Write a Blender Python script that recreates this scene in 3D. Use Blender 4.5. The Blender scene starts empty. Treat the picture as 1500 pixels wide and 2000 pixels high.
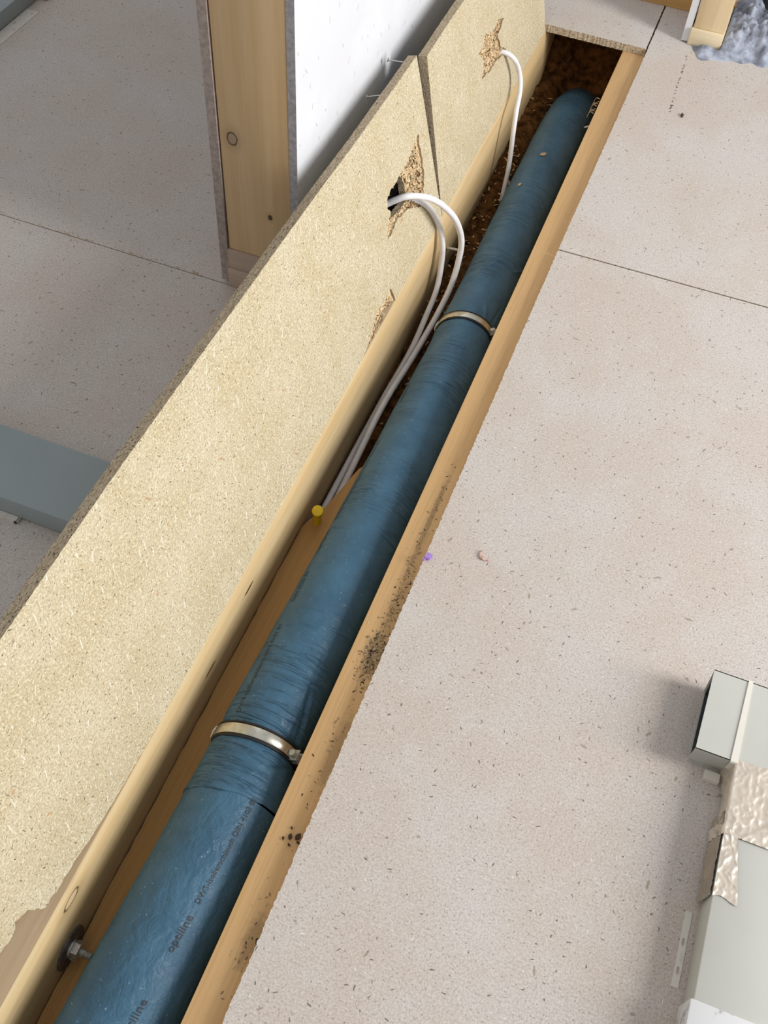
import bpy, bmesh, math, random
from mathutils import Vector, Matrix, noise
from mathutils.geometry import tessellate_polygon

# ------------------------------------------------------------------ camera, world, light
SC = bpy.context.scene
COL = SC.collection
cam_d = bpy.data.cameras.new('camera'); cam = bpy.data.objects.new('camera', cam_d); COL.objects.link(cam)
RT = Vector((0.9330659, 0.3558057, 0.0528232)); DN = Vector((0.3169210, -0.7437105, -0.5886048)); FW = Vector((-0.1701438, 0.5659479, -0.8066933))
m = Matrix((RT, -DN, -FW)).transposed().to_4x4(); m.translation = Vector((0, 0, 1.5))
cam.matrix_world = m
cam_d.sensor_fit = 'VERTICAL'; cam_d.sensor_height = 36.0; cam_d.lens = 1996.3 / 2000 * 36
cam_d.clip_start = 0.02
SC.camera = cam
SC.view_settings.view_transform = 'Standard'; SC.view_settings.look = 'None'
SC.view_settings.exposure = 0.0; SC.view_settings.gamma = 1.0
SC.view_settings.use_curve_mapping = False
w = bpy.data.worlds.new('room_light'); SC.world = w; w.use_nodes = True
w.node_tree.nodes['Background'].inputs[0].default_value = (0.96, 0.97, 1.0, 1)
w.node_tree.nodes['Background'].inputs[1].default_value = 0.52
def area(name, loc, target, sx, sy, power, col):
    l = bpy.data.lights.new(name, 'AREA'); l.shape = 'RECTANGLE'; l.size = sx; l.size_y = sy
    l.energy = power; l.color = col
    o = bpy.data.objects.new(name, l); COL.objects.link(o); o.location = loc
    o.rotation_euler = (Vector(target) - Vector(loc)).to_track_quat('-Z', 'Y').to_euler()
    return o
area('window_light', (4.0, 1.25, 2.15), (-0.4, 1.25, 0.0), 1.1, 2.9, 262, (1.0, 0.98, 0.96))

random.seed(7)
PI = math.pi

# ------------------------------------------------------------------ node helpers
class NT:
    def __init__(s, tree): s.t = tree
    def n(s, typ, **kw):
        nd = s.t.nodes.new(typ)
        for k, v in kw.items(): setattr(nd, k, v)
        return nd
    def link(s, a, b): s.t.links.new(a, b)
    def put(s, sock, v):
        if isinstance(v, bpy.types.NodeSocket): s.link(v, sock)
        elif v is not None: sock.default_value = v
    def math(s, op, a, b=None, c=None, clamp=False):
        nd = s.n('ShaderNodeMath', operation=op, use_clamp=clamp)
        for i, v in enumerate((a, b, c)):
            if v is not None: s.put(nd.inputs[i], v)
        return nd.outputs[0]
    def vmath(s, op, a, b=None):
        nd = s.n('ShaderNodeVectorMath', operation=op)
        s.put(nd.inputs[0], a)
        if b is not None: s.put(nd.inputs[3 if op == 'SCALE' else 1], b)
        return nd.outputs[1 if op in ('LENGTH', 'DISTANCE') else 0]
    def co(s): return s.n('ShaderNodeTexCoord').outputs['Object']
    def noise(s, v, scale, detail=3, rough=.55, dist=0, w=None):
        nd = s.n('ShaderNodeTexNoise'); s.put(nd.inputs['Vector'], v)
        nd.inputs['Scale'].default_value = scale; nd.inputs['Detail'].default_value = detail
        nd.inputs['Roughness'].default_value = rough; nd.inputs['Distortion'].default_value = dist
        return nd.outputs['Fac']
    def smooth(s, v, a, b, lo=0.0, hi=1.0):
        nd = s.n('ShaderNodeMapRange', interpolation_type='SMOOTHSTEP')
        s.put(nd.inputs['Value'], v)
        for k, x in (('From Min', a), ('From Max', b), ('To Min', lo), ('To Max', hi)): nd.inputs[k].default_value = x
        return nd.outputs['Result']
    def mix(s, f, a, b, blend='MIX'):
        nd = s.n('ShaderNodeMix', data_type='RGBA', blend_type=blend)
        s.put(nd.inputs[0], f)
        s.put(nd.inputs[6], (*a, 1) if isinstance(a, tuple) and len(a) == 3 else a)
        s.put(nd.inputs[7], (*b, 1) if isinstance(b, tuple) and len(b) == 3 else b)
        return nd.outputs[2]
    def fleck(s, v, scale, length, width, prob, seed=0.0, ang=0.0, spread=1.0):
        g = s.n('ShaderNodeGroup'); g.node_tree = FLECK
        s.put(g.inputs[0], v)
        for i, x in enumerate((scale, length, width, prob, seed, ang, spread * PI)): g.inputs[i + 1].default_value = x
        return g.outputs[0]

def fleck_group():
    g = bpy.data.node_groups.new('flecks', 'ShaderNodeTree')
    g.interface.new_socket('Vector', in_out='INPUT', socket_type='NodeSocketVector')
    for k in ('Scale', 'Length', 'Width', 'Prob', 'Seed', 'Angle', 'Spread'):
        g.interface.new_socket(k, in_out='INPUT', socket_type='NodeSocketFloat')
    g.interface.new_socket('Mask', in_out='OUTPUT', socket_type='NodeSocketFloat')
    s = NT(g); i = s.n('NodeGroupInput').outputs; o = s.n('NodeGroupOutput')
    flat = s.vmath('MULTIPLY', i[0], (1, 1, 0))
    wob = s.n('ShaderNodeTexNoise'); s.link(flat, wob.inputs['Vector']); wob.inputs['Scale'].default_value = 180; wob.inputs['Detail'].default_value = 1
    wv = s.vmath('SCALE', s.vmath('SUBTRACT', wob.outputs['Color'], (.5, .5, .5)), .004)
    v = s.vmath('SCALE', s.vmath('ADD', flat, wv), i[1])
    v = s.vmath('ADD', v, i[5]); v = s.vmath('MULTIPLY', v, (1, 1, 0))
    vo = s.n('ShaderNodeTexVoronoi', voronoi_dimensions='2D', feature='F1'); s.link(v, vo.inputs['Vector']); vo.inputs['Scale'].default_value = 1
    loc = s.vmath('SUBTRACT', v, vo.outputs['Position'])
    sep = s.n('ShaderNodeSeparateColor'); s.link(vo.outputs['Color'], sep.inputs[0])
    a = s.math('MULTIPLY_ADD', s.math('SUBTRACT', sep.outputs[0], .5), i[7], i[6])
    rot = s.n('ShaderNodeVectorRotate', rotation_type='Z_AXIS'); s.link(loc, rot.inputs['Vector']); s.link(a, rot.inputs['Angle'])
    xyz = s.n('ShaderNodeSeparateXYZ'); s.link(rot.outputs[0], xyz.inputs[0])
    ln = s.math('MULTIPLY', i[2], s.math('MULTIPLY_ADD', sep.outputs[2], .7, .3))
    x = s.math('DIVIDE', xyz.outputs[0], ln); y = s.math('DIVIDE', xyz.outputs[1], i[3])
    r = s.math('SQRT', s.math('ADD', s.math('MULTIPLY', x, x), s.math('MULTIPLY', y, y)))
    mk = s.smooth(r, .6, 1.1, 1.0, 0.0)
    pr = s.math('LESS_THAN', sep.outputs[1], i[4])
    s.link(s.math('MULTIPLY', mk, pr), o.inputs[0])
    return g
FLECK = fleck_group()

def new_mat(name, rough=.6, metal=0.0, spec=.5):
    mt = bpy.data.materials.new(name); mt.use_nodes = True
    s = NT(mt.node_tree); b = mt.node_tree.nodes['Principled BSDF']
    b.inputs['Roughness'].default_value = rough; b.inputs['Metallic'].default_value = metal
    b.inputs['Specular IOR Level'].default_value = spec
    return mt, s, b
def bump(s, b, h, strength, dist=.001):
    nd = s.n('ShaderNodeBump'); s.link(h, nd.inputs['Height']); nd.inputs['Strength'].default_value = strength; nd.inputs['Distance'].default_value = dist
    s.link(nd.outputs[0], b.inputs['Normal'])

def mat_plain(name, col, rough=.5, metal=0, var=.12, scale=30, bstr=.15, spec=.5):
    mt, s, b = new_mat(name, rough, metal, spec)
    c = s.co(); n = s.noise(c, scale, 4)
    dark = tuple(x * (1 - var * 1.5) for x in col); lite = tuple(min(1, x * (1 + var * .7)) for x in col)
    s.link(s.mix(s.smooth(n, .3, .7), dark, lite), b.inputs['Base Color'])
    bump(s, b, s.noise(c, scale * 6, 3), bstr)
    return mt

def mat_board(name):            # sawn yellow chipboard underside, dense flakes
    mt, s, b = new_mat(name, .8, 0, .25)
    c = s.co()
    base = s.mix(s.smooth(s.noise(c, 9, 4), .35, .68), (.585, .508, .338), (.640, .575, .415))
    base = s.mix(s.smooth(s.noise(c, 330, 3), .36, .66), s.mix(.45, base, (.26, .185, .09)), base)
    base = s.mix(s.math('MULTIPLY', s.fleck(c, 90, .55, .12, .75, 3.1, -.7, .9), .60), base, (.76, .69, .49))
    base = s.mix(s.math('MULTIPLY', s.fleck(c, 110, .55, .12, .62, 7.7, -.6, 1.0), .55), base, (.44, .33, .18))
    base = s.mix(s.math('MULTIPLY', s.fleck(c, 140, .55, .14, .7, 17.7, -.6, 1.0), .60), base, (.74, .68, .50))
    base = s.mix(s.math('MULTIPLY', s.fleck(c, 125, .34, .08, .42, 1.7, .5, 1.0), .8), base, (.13, .09, .045))
    base = s.mix(s.math('MULTIPLY', s.fleck(c, 60, .26, .045, .36, 9.7, .5, 1.0), .9), base, (.06, .045, .03))
    base = s.mix(s.math('MULTIPLY', s.fleck(c, 38, .48, .045, .26, 5.2, -1.15, .25), .6), base, (.85, .83, .74))
    base = s.mix(s.math('MULTIPLY', s.fleck(c, 22, .20, .05, .07, 25.2, .2, .7), .7), base, (.46, .22, .10))
    s.link(base, b.inputs['Base Color'])
    h = s.math('ADD', s.noise(c, 400, 3), s.math('MULTIPLY', s.fleck(c, 90, .55, .12, .75, 3.1, -.7, .9), .5))
    bump(s, b, h, .5, .0010)
    return mt

def mat_floor(name, warm=0.0):            # worn, dusty pinkish grey chipboard floor
    mt, s, b = new_mat(name, .72, 0, .35)
    c = s.co()
    base = s.mix(s.smooth(s.noise(c, 3.2, 5, .6), .36, .64), (.620, .545, .485), (.640, .600, .565))
    base = s.mix(s.math('MULTIPLY', s.smooth(s.noise(c, 2.1, 5, .65, .6), .52, .74), .45 + warm), base, (.53, .43, .315))
    base = s.mix(s.math('MULTIPLY', s.smooth(s.noise(c, 13, 5, .7), .50, .72), .35), base, (.68, .655, .625))
    base = s.mix(s.smooth(s.noise(c, 330, 4), .36, .62), s.mix(.34, base, (.26, .21, .17)), base)
    base = s.mix(s.math('MULTIPLY', s.fleck(c, 85, .5, .12, .6, 2.3), .30), base, (.74, .69, .62))
    base = s.mix(s.math('MULTIPLY', s.fleck(c, 110, .5, .12, .5, 12.3), .28), base, (.40, .32, .25))
    base = s.mix(s.math('MULTIPLY', s.fleck(c, 130, .28, .09, .42, 4.3), .60), base, (.16, .12, .09))
    base = s.mix(s.math('MULTIPLY', s.fleck(c, 48, .22, .05, .26, 8.3), .85), base, (.13, .095, .07))
    base = s.mix(s.math('MULTIPLY', s.fleck(c, 17, .16, .04, .14, 6.3), .6), base, (.25, .18, .11))
    base = s.mix(s.math('MULTIPLY', s.fleck(c, 60, .22, .05, .07, 14.3), .7), base, (.85, .84, .80))
    s.link(base, b.inputs['Base Color'])
    bump(s, b, s.math('ADD', s.noise(c, 260, 4), s.math('MULTIPLY', s.fleck(c, 52, .20, .045, .20, 8.3), -.8)), .28, .0008)
    return mt

def mat_core(name, a=(.40, .32, .22), bb=(.60, .50, .36)):             # broken / sawn board core
    mt, s, b = new_mat(name, .9, 0, .15)
    c = s.co()
    n = s.noise(s.vmath('MULTIPLY', c, (1, 1, 2.2)), 160, 4, .65)
    base = s.mix(s.smooth(n, .35, .65), a, bb)
    base = s.mix(s.smooth(s.noise(c, 330, 2), .60, .68), base, (.07, .05, .035))
    base = s.mix(s.math('MULTIPLY', s.smooth(s.noise(s.vmath('MULTIPLY', c, (1, 1, 3)), 110, 2), .62, .7), .7), base, (.08, .055, .035))
    s.link(base, b.inputs['Base Color'])
    bump(s, b, n, .8, .002)
    return mt

def mat_wood(name, lite, dark, axis='Y', dirt=False, knots=(), rough=.55, fine=1.0):
    mt, s, b = new_mat(name, rough, 0, .35)
    c = s.co()
    k = {'X': (1.2, 22, 22), 'Y': (22, 1.2, 22), 'Z': (22, 22, 1.2)}[axis]
    kf = {'X': (6, 260, 260), 'Y': (260, 6, 260), 'Z': (260, 260, 6)}[axis]
    wc = c; ringm = None
    st = s.vmath('MULTIPLY', wc, k)
    g = s.noise(st, 1.0, 4, .6, .4)
    base = s.mix(s.smooth(g, .30, .72), lite, dark)
    wv = s.n('ShaderNodeTexWave', wave_type='RINGS'); s.link(s.vmath('MULTIPLY', wc, tuple(x * .22 for x in k)), wv.inputs['Vector'])
    wv.inputs['Scale'].default_value = 1.6; wv.inputs['Distortion'].default_value = 5; wv.inputs['Detail'].default_value = 2
    base = s.mix(s.math('MULTIPLY', wv.outputs['Fac'], .22), base, dark)
    f = s.noise(s.vmath('MULTIPLY', c, kf), 1.0, 3)
    base = s.mix(s.math('MULTIPLY', s.smooth(f, .42, .66), .18 * fine), base, tuple(x * .6 for x in dark))
    for (p, sc, inner) in knots:
        d = s.vmath('LENGTH', s.vmath('MULTIPLY', s.vmath('SUBTRACT', c, p), sc))
        d = s.math('ADD', d, s.math('MULTIPLY_ADD', s.noise(c, 60, 2), .5, -.25))
        halo = s.smooth(d, 1.0, 3.0, .45, 0.0)
        base = s.mix(halo, base, tuple(x * .7 for x in dark))
        base = s.mix(s.smooth(d, .95, 1.05, 1.0, 0.0), base, inner)
        rg = s.math('MULTIPLY', s.smooth(d, .75, .95), s.smooth(d, .98, 1.2, 1.0, 0.0))
        base = s.mix(s.math('MULTIPLY', rg, .9), base, (.07, .045, .025))
    if dirt:
        base = s.mix(s.math('MULTIPLY', s.smooth(s.noise(c, 150, 3), .66, .74), .35), base, (.30, .19, .09))
        xyz = s.n('ShaderNodeSeparateXYZ'); s.link(c, xyz.inputs[0])
        for (x0, y0, sx, sy, amt) in dirt:
            dx = s.math('DIVIDE', s.math('SUBTRACT', xyz.outputs[0], x0), sx); dy = s.math('DIVIDE', s.math('SUBTRACT', xyz.outputs[1], y0), sy)
            r = s.math('SQRT', s.math('ADD', s.math('MULTIPLY', dx, dx), s.math('MULTIPLY', dy, dy)))
            r = s.math('ADD', r, s.math('MULTIPLY_ADD', s.noise(c, 90, 4, .7), 1.6, -.8))
            base = s.mix(s.smooth(r, .4, 1.1, amt, 0.0), base, (.20, .13, .06))
    s.link(base, b.inputs['Base Color'])
    bump(s, b, f, .15, .0008)
    return mt

def mat_film(name, kind):       # dark blue shiny insulation film
    mt, s, b = new_mat(name, .5, 0, .42)
    c = s.co()
    n = s.noise(c, 14, 4)
    base = s.mix(s.smooth(n, .3, .7), (.038, .108, .178), (.052, .140, .222))
    base = s.mix(s.math('MULTIPLY', s.smooth(s.noise(c, 210, 2), .70, .74), .55), base, (.35, .47, .56))  # pale specks paint small sparkles of light into the film colour
    s.link(base, b.inputs['Base Color'])
    ro = s.smooth(s.noise(c, 40, 3), .3, .7, .42, .58); s.link(ro, b.inputs['Roughness'])
    if kind == 'fuzzy':
        h = s.math('ADD', s.noise(c, 110, 4, .6), s.math('MULTIPLY', s.noise(s.vmath('MULTIPLY', c, (1, .6, 1)), 38, 3, .6, .8), 2.0))
        bump(s, b, h, .85, .0022)
    else:
        h = s.noise(s.vmath('MULTIPLY', c, (14, 130, 14)), 1.0, 3, .5, .8)
        h2 = s.noise(c, 55, 3, .5)
        patch = s.smooth(s.noise(c, 6, 2), .42, .6)
        h = s.math('ADD', s.math('MULTIPLY', s.math('MULTIPLY', s.smooth(h, .45, .75), patch), 1.3), s.math('MULTIPLY', h2, .7))
        bump(s, b, h, .95, .0030)
    return mt

def mat_foil(name):
    mt, s, b = new_mat(name, .36, .35)
    c = s.co()
    b.inputs['Base Color'].default_value = (.70, .62, .52, 1)
    bump(s, b, s.noise(c, 30, 2, .4, 2.0), .35, .003)
    return mt

def mat_sheet(name, col, grime=0.0, rough=.45):
    mt, s, b = new_mat(name, rough, 0.0, .5)
    c = s.co()
    base = s.mix(s.smooth(s.noise(c, 5, 3), .3, .7), tuple(x * .93 for x in col), col)
    if grime:
        base = s.mix(s.math('MULTIPLY', s.smooth(s.noise(c, 28, 5, .7), .55, .68), grime), base, (.16, .17, .19))
    s.link(base, b.inputs['Base Color'])
    bump(s, b, s.noise(c, 400, 2), .05)
    return mt

def mat_gyp(name, col):
    mt, s, b = new_mat(name, .85, 0, .2)
    c = s.co()
    base = s.mix(s.smooth(s.noise(c, 3, 5, .6), .35, .7), tuple(x * .90 for x in col), col)
    d = s.vmath('MULTIPLY', c, (0, 1, 1)); 
    yz = s.n('ShaderNodeSeparateXYZ'); s.link(c, yz.inputs[0]); cb = s.n('ShaderNodeCombineXYZ'); s.link(yz.outputs[1], cb.inputs[0]); s.link(yz.outputs[2], cb.inputs[1])
    base = s.mix(s.math('MULTIPLY', s.fleck(cb.outputs[0], 24, .28, .05, .35, 3.0, PI / 2, .5), .45), base, (.35, .32, .30))
    s.link(base, b.inputs['Base Color']); bump(s, b, s.noise(c, 200, 3), .1)
    return mt

M = {}
M['board'] = mat_board('yellow_chipboard')
M['floor'] = mat_floor('floor_chipboard')
M['core'] = mat_core('chipboard_core', (.34, .265, .17), (.52, .43, .30))
M['floor_core'] = mat_core('floor_board_edge', (.40, .31, .20), (.66, .57, .45))
M['torn'] = mat_core('torn_chipboard', (.50, .33, .15), (.80, .64, .42))
M['joist'] = mat_wood('pale_joist', (.74, .585, .35), (.63, .44, .21), 'Y', knots=[((-.5, .262, -.059), (60, 55, 95), (.62, .46, .27)), ((-.512, .275, -.02), (170, 95, 95), (.10, .065, .035)), ((-.5, .86, -.09), (200, 60, 300), (.10, .06, .03)), ((-.5, .70, -.12), (200, 60, 300), (.2, .12, .05))])
M['batten'] = mat_wood('orange_batten', (.76, .50, .25), (.69, .435, .20), 'Y', dirt=[(-.232, .78, .022, .05, .5), (-.228, .90, .012, .12, .3), (-.236, 1.08, .006, .16, .5), (-.225, .60, .012, .08, .4), (-.226, .30, .014, .05, .5)], fine=1.3)
M['plank'] = mat_wood('trench_plank', (.62, .35, .12), (.48, .24, .07), 'Y')
M['stud'] = mat_wood('stud_pine', (.74, .54, .31), (.63, .42, .21), 'Z', knots=[((-.046, 0, .361), (100, 40, 75), (.46, .33, .22)), ((.025, 0, .206), (220, 60, 160), (.12, .07, .04))], fine=.4)
M['plate'] = mat_wood('sole_plate_wood', (.55, .42, .33), (.42, .30, .22), 'X')
M['pale_wood'] = mat_wood('pale_stud', (.76, .62, .40), (.68, .50, .28), 'Z', fine=.4)
M['pale_block'] = mat_wood('pale_block', (.80, .70, .50), (.70, .56, .36), 'X', fine=.5)
M['orange_wood'] = mat_wood('orange_plate', (.64, .40, .16), (.52, .30, .10), 'X')
M['film'] = mat_film('blue_film_wrinkled', 'wrinkled')
M['fuzzy'] = mat_film('blue_film_fleecy', 'fuzzy')
M['cable'] = mat_plain('white_cable', (.84, .83, .85), .38, 0, .05, 40, .02)
M['steel'] = mat_plain('steel_band', (.62, .60, .52), .30, .9, .15, 60, .1)
M['zinc'] = mat_plain('zinc_hardware', (.66, .66, .62), .38, .85, .2, 200, .2)
M['dull_steel'] = mat_plain('dull_washer', (.16, .14, .12), .55, .6, .3, 80, .3)
M['rubber'] = mat_plain('black_rubber', (.012, .012, .013), .6, 0, .2, 80, .2)
M['print'] = mat_plain('black_print', (.008, .012, .02), .5, 0, .1, 80, .0)
M['yellow'] = mat_plain('yellow_plastic', (.86, .60, .008), .45, 0, .06, 50, .05)
M['duct'] = mat_sheet('grey_duct', (.56, .56, .51))
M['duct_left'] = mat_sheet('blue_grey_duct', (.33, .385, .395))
M['band'] = mat_sheet('pale_joint_band', (.78, .75, .66))
M['sleeve'] = mat_sheet('white_sleeve', (.72, .73, .73), .85)
M['dark_in'] = mat_sheet('duct_inside', (.05, .055, .06))  # dark colour stands in for the shade inside the duct
M['strip'] = mat_sheet('white_strip', (.74, .70, .63), .2)
M['foil'] = mat_foil('crumpled_foil')
M['gyp_white'] = mat_gyp('white_plasterboard', (.74, .755, .79))
M['gyp_grey'] = mat_plain('plasterboard_edge', (.42, .40, .40), .9, 0, .15, 120, .4, .2)
M['gyp_red'] = mat_plain('plasterboard_paper_edge', (.40, .33, .29), .9, 0, .15, 120, .4, .2)
M['wool'] = mat_plain('brown_fill', (.15, .066, .02), .95, 0, .5, 45, .6, .1)
M['mortar'] = mat_plain('grey_mortar', (.36, .39, .47), .9, 0, .35, 28, .9, .2)
M['grey_pipe'] = mat_plain('grey_plastic_pipe', (.10, .13, .16), .4, 0, .1, 20, .05)
M['shaving'] = mat_wood('wood_shaving', (.74, .54, .30), (.55, .34, .15), 'X')
M['chip'] = mat_plain('pale_wood_chip', (.60, .45, .26), .8, 0, .2, 200, .2)
M['purple'] = mat_plain('purple_foam', (.42, .26, .70), .7, 0, .2, 200, .3)
M['pink'] = mat_plain('pink_shaving', (.62, .42, .34), .7, 0, .15, 200, .3)
M['crumb'] = mat_plain('dark_crumb', (.07, .045, .03), .9, 0, .2, 200, .3)
M['brown_block'] = mat_plain('brown_board', (.36, .31, .25), .8, 0, .1, 30, .2)
M['slab'] = mat_plain('dark_subfloor', (.22, .13, .07), .9, 0, .2, 20, .4)

# ------------------------------------------------------------------ object helpers
def tag(o, label=None, cat=None, group=None, kind=None):
    for k, v in (('label', label), ('category', cat), ('group', group), ('kind', kind)):
        if v: o[k] = v
    return o
def mk(name, V, F, mats, parent=None, base=None, smooth=False, midx=None, matrix=None):
    """one mesh object from world-space (or local, with matrix) vertices"""
    me = bpy.data.meshes.new(name)
    off = Vector((0, 0, 0))
    if base is not None: off = Vector(base)
    elif parent is not None and matrix is None and not parent.get('_mat'):
        q = parent
        while q is not None: off = off + q.location; q = q.parent
    me.from_pydata([tuple(Vector(v) - off) for v in V], [], F)
    for mm in (mats if isinstance(mats, (list, tuple)) else [mats]): me.materials.append(mm)
    if midx: me.polygons.foreach_set('material_index', midx)
    me.update()
    bm = bmesh.new(); bm.from_mesh(me); bmesh.ops.recalc_face_normals(bm, faces=bm.faces); bm.to_mesh(me); bm.free()
    if smooth: me.polygons.foreach_set('use_smooth', [True] * len(me.polygons))
    o = bpy.data.objects.new(name, me); COL.objects.link(o)
    if parent is not None: o.parent = parent
    elif matrix is not None: o.matrix_world = matrix
    else: o.location = off
    return o
def empty(name, loc): 
    o = bpy.data.objects.new(name, None); COL.objects.link(o); o.location = loc; o.empty_display_size = .05; return o

class MB:
    def __init__(s): s.V = []; s.F = []; s.I = []
    def add(s, V, F, i=0):
        n = len(s.V); s.V += [tuple(v) for v in V]; s.F += [tuple(a + n for a in f) for f in F]; s.I += [i] * len(F)
    def box(s, x0, x1, y0, y1, z0, z1, i=0):
        V = [(x, y, z) for x in (x0, x1) for y in (y0, y1) for z in (z0, z1)]
        s.add(V, [(0, 1, 3, 2), (4, 6, 7, 5), (0, 4, 5, 1), (2, 3, 7, 6), (0, 2, 6, 4), (1, 5, 7, 3)], i)
    def bbox(s, x0, x1, y0, y1, z0, z1, bv=.002, i=0):      # bevelled box
        bm = bmesh.new(); bmesh.ops.create_cube(bm, size=1)
        for v in bm.verts: v.co = Vector(((x0 + x1) / 2 + v.co.x * (x1 - x0), (y0 + y1) / 2 + v.co.y * (y1 - y0), (z0 + z1) / 2 + v.co.z * (z1 - z0)))
        bmesh.ops.bevel(bm, geom=bm.edges[:] , offset=bv, segments=2, affect='EDGES', profile=.5)
        s.add([v.co[:] for v in bm.verts], [[v.index for v in f.verts] for f in bm.faces], i) if not bm.verts.index_update() else None
        bm.free()
    def tube(s, pts, r, seg=12, i=0, caps=True):
        pts = [Vector(p) for p in pts]; n = len(pts); V = []; up = Vector((0, 0, 1))
        t0 = (pts[1] - pts[0]).normalized(); a = t0.cross(up)
        if a.length < .1: a = t0.cross(Vector((1, 0, 0)))
        a.normalize()
        for k in range(n):
            t = (pts[min(k + 1, n - 1)] - pts[max(k - 1, 0)]).normalized()
            a = (a - t * a.dot(t)).normalized(); b = t.cross(a)
            rr = r[k] if isinstance(r, (list, tuple)) else r
            V += [pts[k] + (a * math.cos(2 * PI * j / seg) + b * math.sin(2 * PI * j / seg)) * rr for j in range(seg)]
        F = [(k * seg + j, k * seg + (j + 1) % seg, (k + 1) * seg + (j + 1) % seg, (k + 1) * seg + j) for k in range(n - 1) for j in range(seg)]
        if caps: F += [tuple(range(seg - 1, -1, -1)), tuple((n - 1) * seg + j for j in range(seg))]
        s.add(V, F, i)
    def build(s, name, mats, parent=None, base=None, smooth=False, matrix=None):
        if base is None and parent is None and matrix is None:
            xs, ys, zs = zip(*s.V); base = ((min(xs) + max(xs)) / 2, (min(ys) + max(ys)) / 2, min(zs))
        return mk(name, s.V, s.F, mats, parent, base, smooth, s.I, matrix)
def spline(P, n=8):
    P = [Vector(p) for p in P]; Q = [P[0] * 2 - P[1]] + P + [P[-1] * 2 - P[-2]]; out = []
    for i in range(1, len(Q) - 2):
        for k in range(n):
            t = k / n
            out.append(.5 * ((2 * Q[i]) + (Q[i + 1] - Q[i - 1]) * t + (2 * Q[i - 1] - 5 * Q[i] + 4 * Q[i + 1] - Q[i + 2]) * t * t + (3 * Q[i] - Q[i - 1] - 3 * Q[i + 1] + Q[i + 2]) * t ** 3))
    return out + [P[-1]]
def smooth_angle(o, deg=40):
    for p in o.data.polygons: p.use_smooth = True
    try: o.data.set_sharp_from_angle(angle=math.radians(deg))
    except Exception: pass

def rough(poly, step, amp, fixed=None, seed=0):
    """subdivide a closed 2D outline and roughen it"""
    rnd = random.Random(seed); out = []
    n = len(poly)
    for i in range(n):
        a = poly[i]; b = poly[(i + 1) % n]; L = math.hypot(b[0] - a[0], b[1] - a[1])
        k = max(1, int(L / step)); am = amp[i] if isinstance(amp, (list, tuple)) else amp
        if am == 0: k = 1
        nx, ny = ((b[1] - a[1]) / L, -(b[0] - a[0]) / L) if L else (0, 0)
        for j in range(k):
            t = j / k; d = 0 if j == 0 else rnd.uniform(-am, am)
            out.append((a[0] + (b[0] - a[0]) * t + nx * d, a[1] + (b[1] - a[1]) * t + ny * d))
    return out
def plate(mb, outline, holes, z0, z1, itop=0, iside=1, ibot=0):
    loops = [outline] + list(holes)
    flat = [p for l in loops for p in l]; n = len(flat)
    tris = tessellate_polygon([[Vector((p[0], p[1], 0)) for p in l] for l in loops])
    V = [(p[0], p[1], z1) for p in flat] + [(p[0], p[1], z0) for p in flat]
    b0 = len(mb.V); mb.V += V
    for t in tris:
        mb.F.append(tuple(b0 + i for i in t)); mb.I.append(itop)
        mb.F.append(tuple(b0 + n + i for i in reversed(t))); mb.I.append(ibot)
    s = 0
    for l in loops:
        k = len(l)
        for i in range(k):
            j = (i + 1) % k
            mb.F.append((b0 + s + i, b0 + s + j, b0 + n + s + j, b0 + n + s + i)); mb.I.append(iside)
        s += k

# ------------------------------------------------------------------ the setting: floor
mb = MB(); mb.box(-3.2, 3.0, -1.6, 4.6, -.36, -.30)
floor = tag(mb.build('floor', M['slab'], base=(0, 0, 0)), kind='structure')
def panel(outline, amp, seed, step=.006, z0=-.021, z1=0.0, label=None):
    mb = MB(); plate(mb, rough(outline, step, amp, seed=seed), [], z0, z1, 0, 1, 0)
    o = mk('floor_panel', mb.V, mb.F, [M['floor'], M['floor_core']], parent=floor, midx=mb.I)
    if label: o['label'] = label
    return o
panel([(-.2165, -1.4), (2.6, -1.4), (2.6, 1.925), (-.2145, 1.8945)], [0, 0, 0, .0010], 1, step=.0035)
panel([(-.2145, 1.8985), (2.6, 1.929), (2.6, 4.4), (-.209, 4.4), (-.2075, 2.84)], [0, 0, 0, .0012, .0010], 2, step=.0035)
panel([(-.66, 2.836), (-.2125, 2.832), (-.2125, 4.4), (-.66, 4.4)], [.0008, .0012, 0, 0], 3, step=.004)
panel([(-3.0, 1.489), (-.622, 1.4865), (-.622, 2.835), (-.665, 2.84), (-.665, 4.4), (-3.0, 4.4)], 0, 4)
panel([(-3.0, -1.4), (-.622, -1.4), (-.622, 1.4845), (-3.0, 1.487)], 0, 5)
# the rough seam on the left floor: crumbs pressed in it
mb = MB()
rnd = random.Random(3)
for k in range(60):
    x = rnd.uniform(-1.4, -.85); y = 1.488 + rnd.gauss(0, .0025); a = rnd.uniform(0, PI); l = rnd.uniform(.002, .006)
    dx, dy = math.cos(a) * l, math.sin(a) * l * .5
    mb.add([(x - dx, y - dy, 0.0), (x + dx, y + dy, 0.0), (x + dy, y - dx * .3, .0012), (x, y, .0022)], [(0, 1, 3), (1, 2, 3), (2, 0, 3), (0, 2, 1)])
for k in range(46):
    y = rnd.uniform(2.55, 2.86); x = -.092 - .03 * (y - 2.6) + rnd.gauss(0, .0012); l = rnd.uniform(.001, .0035)
    mb.add([(x - l, y - l, 0.0), (x + l, y + l, 0.0), (x + l * .5, y - l, .0004), (x, y, .0006)], [(0, 1, 3), (1, 2, 3), (2, 0, 3), (0, 2, 1)], 1)
tag(mb.build('seam_crumbs', [M['chip'], M['crumb']], parent=floor), kind='stuff')

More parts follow.
